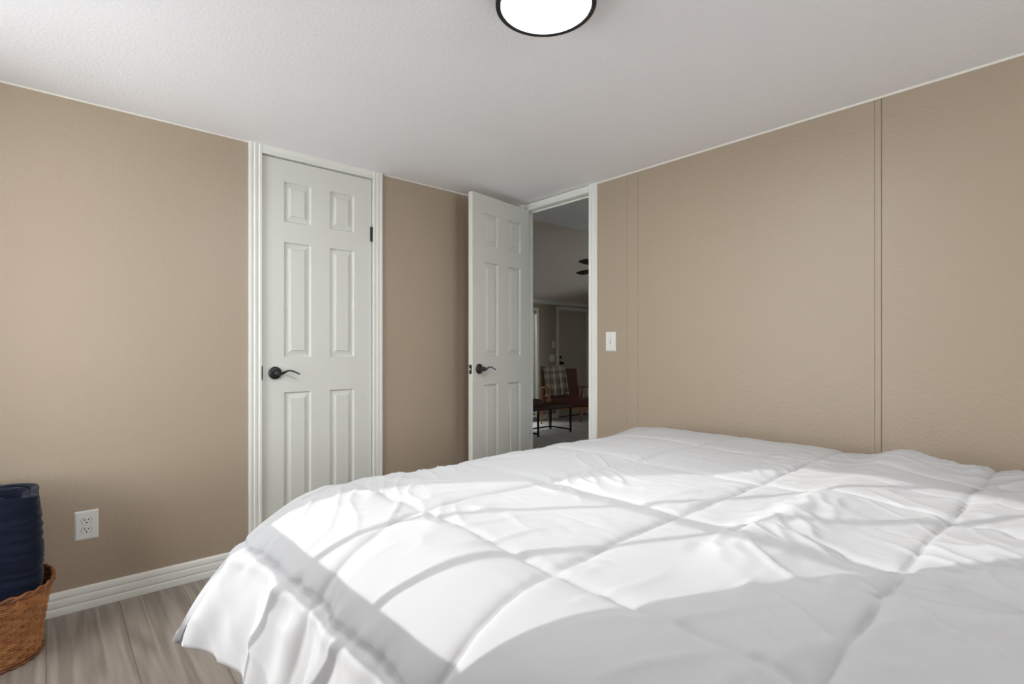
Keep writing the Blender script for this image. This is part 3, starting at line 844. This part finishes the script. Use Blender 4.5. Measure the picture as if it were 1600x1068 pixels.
struct(box('ceiling_living', (XRB - .02, YB - .1, ZRG), (XE + .1, YRG, ZRG + .1), 'ceiling'), 'flat white living room ceiling')
mb = MB(); s_ = (ZW - ZRG) / (YF - YRG); ye = YF + .3; ze = ZRG + s_ * (ye - YRG)
mb.add([(XRB - .02, YRG, ZRG), (XE + .1, YRG, ZRG), (XE + .1, ye, ze), (XRB - .02, ye, ze), (XRB - .02, YRG, ZRG + .1), (XE + .1, YRG, ZRG + .1), (XE + .1, ye, ze + .1), (XRB - .02, ye, ze + .1)],
       [(0, 1, 2, 3), (4, 5, 6, 7), (0, 1, 5, 4), (1, 2, 6, 5), (2, 3, 7, 6), (3, 0, 4, 7)])
struct(mb.build('ceiling_slope', 'lv_ceiling'), 'sloped ceiling falling to the far living room wall')
crown = [(0, 0), (0, -.055), (.01, -.052), (.035, -.020), (.045, .01), (.02, .012)]
struct(profile_run('trim_5', crown, (XRB, YF, ZW - .002), (XE, YF, ZW - .002), (0, -1, 0), 'trim'), 'painted crown moulding along the far living room wall')
bl = [(0, 0), (.014, 0), (.014, .07), (.006, .085), (0, .085)]
struct(profile_run('baseboard_far', bl, (WX1 + .07, YF, ZF), (GX0 - .075, YF, ZF), (0, -1, 0), 'trim'), 'white baseboard left of the front door')

# unseen ground and wall added beyond the far wall to cut low skylight
struct(box('ground_sky_block', (-6, YF + .2, -.36), (13, 9.6, -.30), mat('blocker', (0.07, 0.09, 0.04), 0.95, 0.1, bump=(30, 0.5, 0.02))), 'lawn added outside the far living room wall as unseen ground to dim skylight')
struct(box('wall_sky_block', (-6, 9.5, -.30), (13, 9.6, 1.75), mat('sky_block_paint', (0.12, 0.11, 0.09), 0.9, 0.1, bump=(20, 0.4, 0.01))), 'unseen wall added outside the living room to block low skylight')
# tall window with a grey roller shade
w3 = empty('window_2', (WX0, YF, 0)); struct(w3, 'tall white-framed window with a lowered grey shade')
def L(o, a, b): return tuple(a[i] - o.location[i] for i in range(3)), tuple(b[i] - o.location[i] for i in range(3))
def lbox(nm, a, b, m, par, bevel=0): p, q = L(par, a, b); return box(nm, p, q, m, par, bevel)
lbox('casing', (WX1, YF - .014, WZL0 - .06), (WX1 + .055, YF - .001, WZL1 + .055), 'trim', w3)
lbox('casing', (WX0 - .055, YF - .014, WZL0 - .06), (WX0, YF - .001, WZL1 + .055), 'trim', w3)
lbox('casing', (WX0, YF - .014, WZL1), (WX1, YF - .001, WZL1 + .055), 'trim', w3)
lbox('sill', (WX0, YF - .03, WZL0 - .03), (WX1, YF - .001, WZL0), 'trim', w3)
for a_, b_ in (((WX0, WZL0), (WX0 + .03, WZL1)), ((WX1 - .012, WZL0), (WX1, WZL1)), ((WX0, WZL1 - .03), (WX1, WZL1)), ((WX0, WZL0), (WX1, WZL0 + .03))):
    lbox('window_frame', (a_[0], YF + .05, a_[1]), (b_[0], YF + .09, b_[1]), 'trim', w3)
lbox('pane', (WX0 + .02, YF + .068, WZL0 + .02), (WX1 - .005, YF + .072, WZL1 - .02), 'glass', w3)
sh = lbox('roller_shade', (WX0 + .012, YF + .020, .47), (WX1 - .045, YF + .024, WZL1 - .03), 'shade', w3)
MB().tube([(.012, .03, WZL1 - .03), (WX1 - WX0 - .012, .03, WZL1 - .03)], .022, 14).build('roller', 'trim', w3, auto=True)
lbox('hem_bar', (WX0 + .012, YF + .015, .455), (WX1 - .045, YF + .029, .475), 'shade', w3, .002)

# front door
d3 = empty('door_3', (GX0, YF, ZF)); struct(d3, 'plain white front door with black deadbolt and knob')
lbox('leaf', (GX0, YF + .02, ZF + .01), (GX1, YF + .06, GZ1), 'far_door', d3, .002)
for a_, b_ in (((GX0 - .075, ZF), (GX0 - .008, GZ1 + .06)), ((GX1 + .008, ZF), (GX1 + .075, GZ1 + .06)), ((GX0 - .008, GZ1 + .006), (GX1 + .008, GZ1 + .06))):
    lbox('casing', (a_[0], YF - .015, a_[1]), (b_[0], YF - .001, b_[1]), 'trim', d3, .003)
lbox('jamb', (GX0 - .02, YF, ZF), (GX0, YF + .12, GZ1 + .02), 'trim', d3); lbox('jamb', (GX1, YF, ZF), (GX1 + .02, YF + .12, GZ1 + .02), 'trim', d3)
lbox('jamb', (GX0, YF, GZ1), (GX1, YF + .12, GZ1 + .02), 'trim', d3); lbox('threshold', (GX0, YF - .02, ZF), (GX1, YF + .12, ZF + .012), 'black', d3)
m = MB().lathe([(.026, 0), (.026, .012), (.018, .022)], 24, axis='Y'); m.V = [(a + .065, .02 - b, c + 1.09) for a, b, c in m.V]; m.build('deadbolt', 'black', d3, auto=True)
m = MB().lathe([(.032, 0), (.032, .006), (.014, .012), (.014, .035), (.026, .042), (.028, .055), (.018, .066)], 28, axis='Y'); m.V = [(a + .072, .02 - b, c + .985) for a, b, c in m.V]
kn = m.build('knob', 'black', d3, auto=True)

def far_plate(x, z, w, h, label):
    o = empty('switch_plate', (x, YF, z)); tag(o, label, 'light switch')
    plate_profile(MB(), w, h).build('plate', 'plastic', o)
    MB().box((-.008, -.012, -.015), (.008, -.005, .015)).build('rocker', 'plastic', o, bevel=.001)
far_plate(6.75, 1.17, .075, .12, 'upper white switch plate on the olive wall beside the front door')
far_plate(6.71, .925, .13, .12, 'lower wide white switch plate on the olive wall beside the front door')

# ceiling fan (three dark blades)
fx, fy, fz = 4.90, 3.85, 2.05
fan = empty('ceiling_fan', (fx, fy, fz)); tag(fan, 'dark ceiling fan whose blade tips show beyond the doorway', 'ceiling fan')
MB().lathe([(.06, ZRG - fz), (.06, ZRG - fz - .03), (.02, ZRG - fz - .05), (.012, ZRG - fz - .06), (.012, .06), (.07, .05), (.085, .02), (.085, -.04), (.06, -.06), (.02, -.065)], 32).build('motor', 'black', fan, auto=True)
for q in (math.atan2(3.72 - fy, 4.32 - fx), math.atan2(4.42 - fy, 5.07 - fx), math.atan2(4.07 - fy, 4.7 - fx) + PI):
    V = []; pts = [(.08, .018), (.16, .045), (.45, .062), (.57, .056), (.60, .03), (.605, 0)]
    outl = [(r, w_) for r, w_ in pts] + [(r, -w_) for r, w_ in pts[-2::-1]]
    for dz in (0, .007):
        for r, w_ in outl:
            V.append((r * math.cos(q) - w_ * math.sin(q), r * math.sin(q) + w_ * math.cos(q), dz + w_ * .18))
    n = len(outl)
    MB().add(V, [tuple(range(n))[::-1], tuple(range(n, 2 * n))] + [(j, (j + 1) % n, n + (j + 1) % n, n + j) for j in range(n)]).build('blade', 'darkwood', fan)

# coffee table
tb = empty('coffee_table', (5.42, 5.47, ZF)); tag(tb, 'low coffee table with dark wood top on thin black metal legs', 'coffee table')
TX0, TX1, TY0, TY1, TH = -.44, .43, -.255, .20, .415
box('table_top', (TX0, TY0, TH - .030), (TX1, TY1, TH), 'darkwood', tb, .003)
box('top_frame', (TX0 + .004, TY0 + .004, TH - .046), (TX1 - .004, TY1 - .004, TH - .0305), 'table_metal', tb)
for x in (TX0 + .16, TX1 - .03):
    for y in (TY0 + .02, TY1 - .02):
        box('leg', (x - .011, y - .011, 0), (x + .011, y + .011, TH - .046), 'table_metal', tb)
for x in (TX0 + .16, TX1 - .03):
    box('stretcher', (x - .009, TY0 + .031, .03), (x + .009, TY1 - .031, .05), 'table_metal', tb)
box('stretcher', (TX0 + .171, TY1 - .029, .03), (TX1 - .041, TY1 - .011, .05), 'table_metal', tb)
bx = empty('wooden_box', (5.27, 5.50, ZF + TH)); tag(bx, 'small dark wooden box standing on the coffee table', 'box')
box('body', (-.12, -.09, 0), (.12, .09, .065), 'darkwood', bx, .003); box('lid', (-.124, -.094, .066), (.124, .094, .085), 'darkwood', bx, .003)

# armchair
ch = empty('armchair', (6.265, 5.74, ZF), math.radians(-30)); tag(ch, 'brown leather armchair with wooden arms and splayed legs', 'armchair')
def rbox(name, c, s, m, parent, rx=0, r=.03, seg=4):
    mb = MB().box((-s[0] / 2, -s[1] / 2, -s[2] / 2), (s[0] / 2, s[1] / 2, s[2] / 2))
    R_ = Matrix.Rotation(rx, 4, 'X'); mb.V = [tuple(R_ @ Vector(v) + Vector(c)) for v in mb.V]
    return mb.build(name, m, parent, bevel=r, seg=seg)
rbox('seat', (0, -.03, .375), (.62, .56, .15), 'leather', ch, math.radians(-5), .035)
rbox('backrest', (0, .28, .645), (.60, .13, .53), 'leather', ch, math.radians(-14), .04)
rbox('seat_frame', (0, -.01, .285), (.64, .56, .035), 'walnut', ch, math.radians(-5), .006, 2)
for s_ in (-1, 1):
    m = MB().tube([(s_ * .345, -.20, .60), (s_ * .345, -.225, .32), (s_ * .345, -.26, 0)], [.020, .026, .013], 14); m.build('leg', 'walnut', ch, smooth=True)
    m = MB().tube([(s_ * .345, .16, .60), (s_ * .345, .20, .30), (s_ * .345, .255, 0)], [.018, .026, .013], 14); m.build('leg', 'walnut', ch, smooth=True)
    m = MB().tube([(s_ * .355, -.26, .60), (s_ * .355, -.10, .625), (s_ * .35, .15, .615), (s_ * .345, .34, .60)], [.022, .030, .028, .018], 14, squash=.5); m.build('armrest', 'walnut', ch, smooth=True)
    m = MB().tube([(s_ * .318, .22, .30), (s_ * .318, .31, .66), (s_ * .318, .36, .84)], [.016, .016, .013], 10); m.build('back_post', 'walnut', ch, smooth=True)

# plaid throw over the chair's back corner
th = empty('throw_blanket', (6.265, 5.74, ZF), math.radians(-30)); tag(th, 'plaid cream and grey throw blanket draped over the armchair back', 'blanket')
path = [(.135, .53), (.165, .65), (.200, .79), (.228, .89), (.28, .955), (.36, .955), (.425, .89), (.405, .74), (.36, .55)]
def pathpt(t):
    f = t * (len(path) - 1); i = min(int(f), len(path) - 2); u = f - i
    p0 = path[max(i - 1, 0)]; p1 = path[i]; p2 = path[i + 1]; p3 = path[min(i + 2, len(path) - 1)]
    return tuple(.5 * (2 * p1[k] + (p2[k] - p0[k]) * u + (2 * p0[k] - 5 * p1[k] + 4 * p2[k] - p3[k]) * u * u + (3 * p1[k] - p0[k] - 3 * p2[k] + p3[k]) * u ** 3) for k in (0, 1))
NU, NV = 46, 60; V = []; F = []; uvs = []
for i in range(NU):
    s_ = i / (NU - 1)
    for j in range(NV):
        t = j / (NV - 1)
        y, z = pathpt(t)
        wv_ = .012 * math.sin(s_ * 21 + t * 2) + .006 * math.sin(s_ * 47)
        x = -.312 + s_ * (.38 - .05 * t) + .02 * (1 - t) * s_
        V.append((x, y - (wv_ + .006) * (1 - 2 * t), z - .03 * (1 - t) * (1 - s_) + .012 * math.sin(s_ * 9) * abs(t - .5)))
        uvs.append((s_, t * 1.6))
for i in range(NU - 1):
    for j in range(NV - 1): F.append((i * NV + j, (i + 1) * NV + j, (i + 1) * NV + j + 1, i * NV + j + 1))
me = mesh('cloth', V, F); ul = me.uv_layers.new(name='UVMap')
for lp_ in me.loops: ul.data[lp_.index].uv = uvs[lp_.vertex_index]
o = link('cloth', me, 'plaid', th, True); so = o.modifiers.new('thickness', 'SOLIDIFY'); so.thickness = .012
mb = MB()
for i in range(0, 40):
    a_ = V[int(i / 39 * (NU - 1)) * NV]
    mb.tube([a_, (a_[0] + random.uniform(-.006, .006), a_[1] - .004, a_[2] - .02), (a_[0] + random.uniform(-.012, .012), a_[1] - .004, a_[2] - .045)], .0028, 5)
fr = mb.build('fringe', 'caulk', th, smooth=True); fr['kind'] = 'stuff'
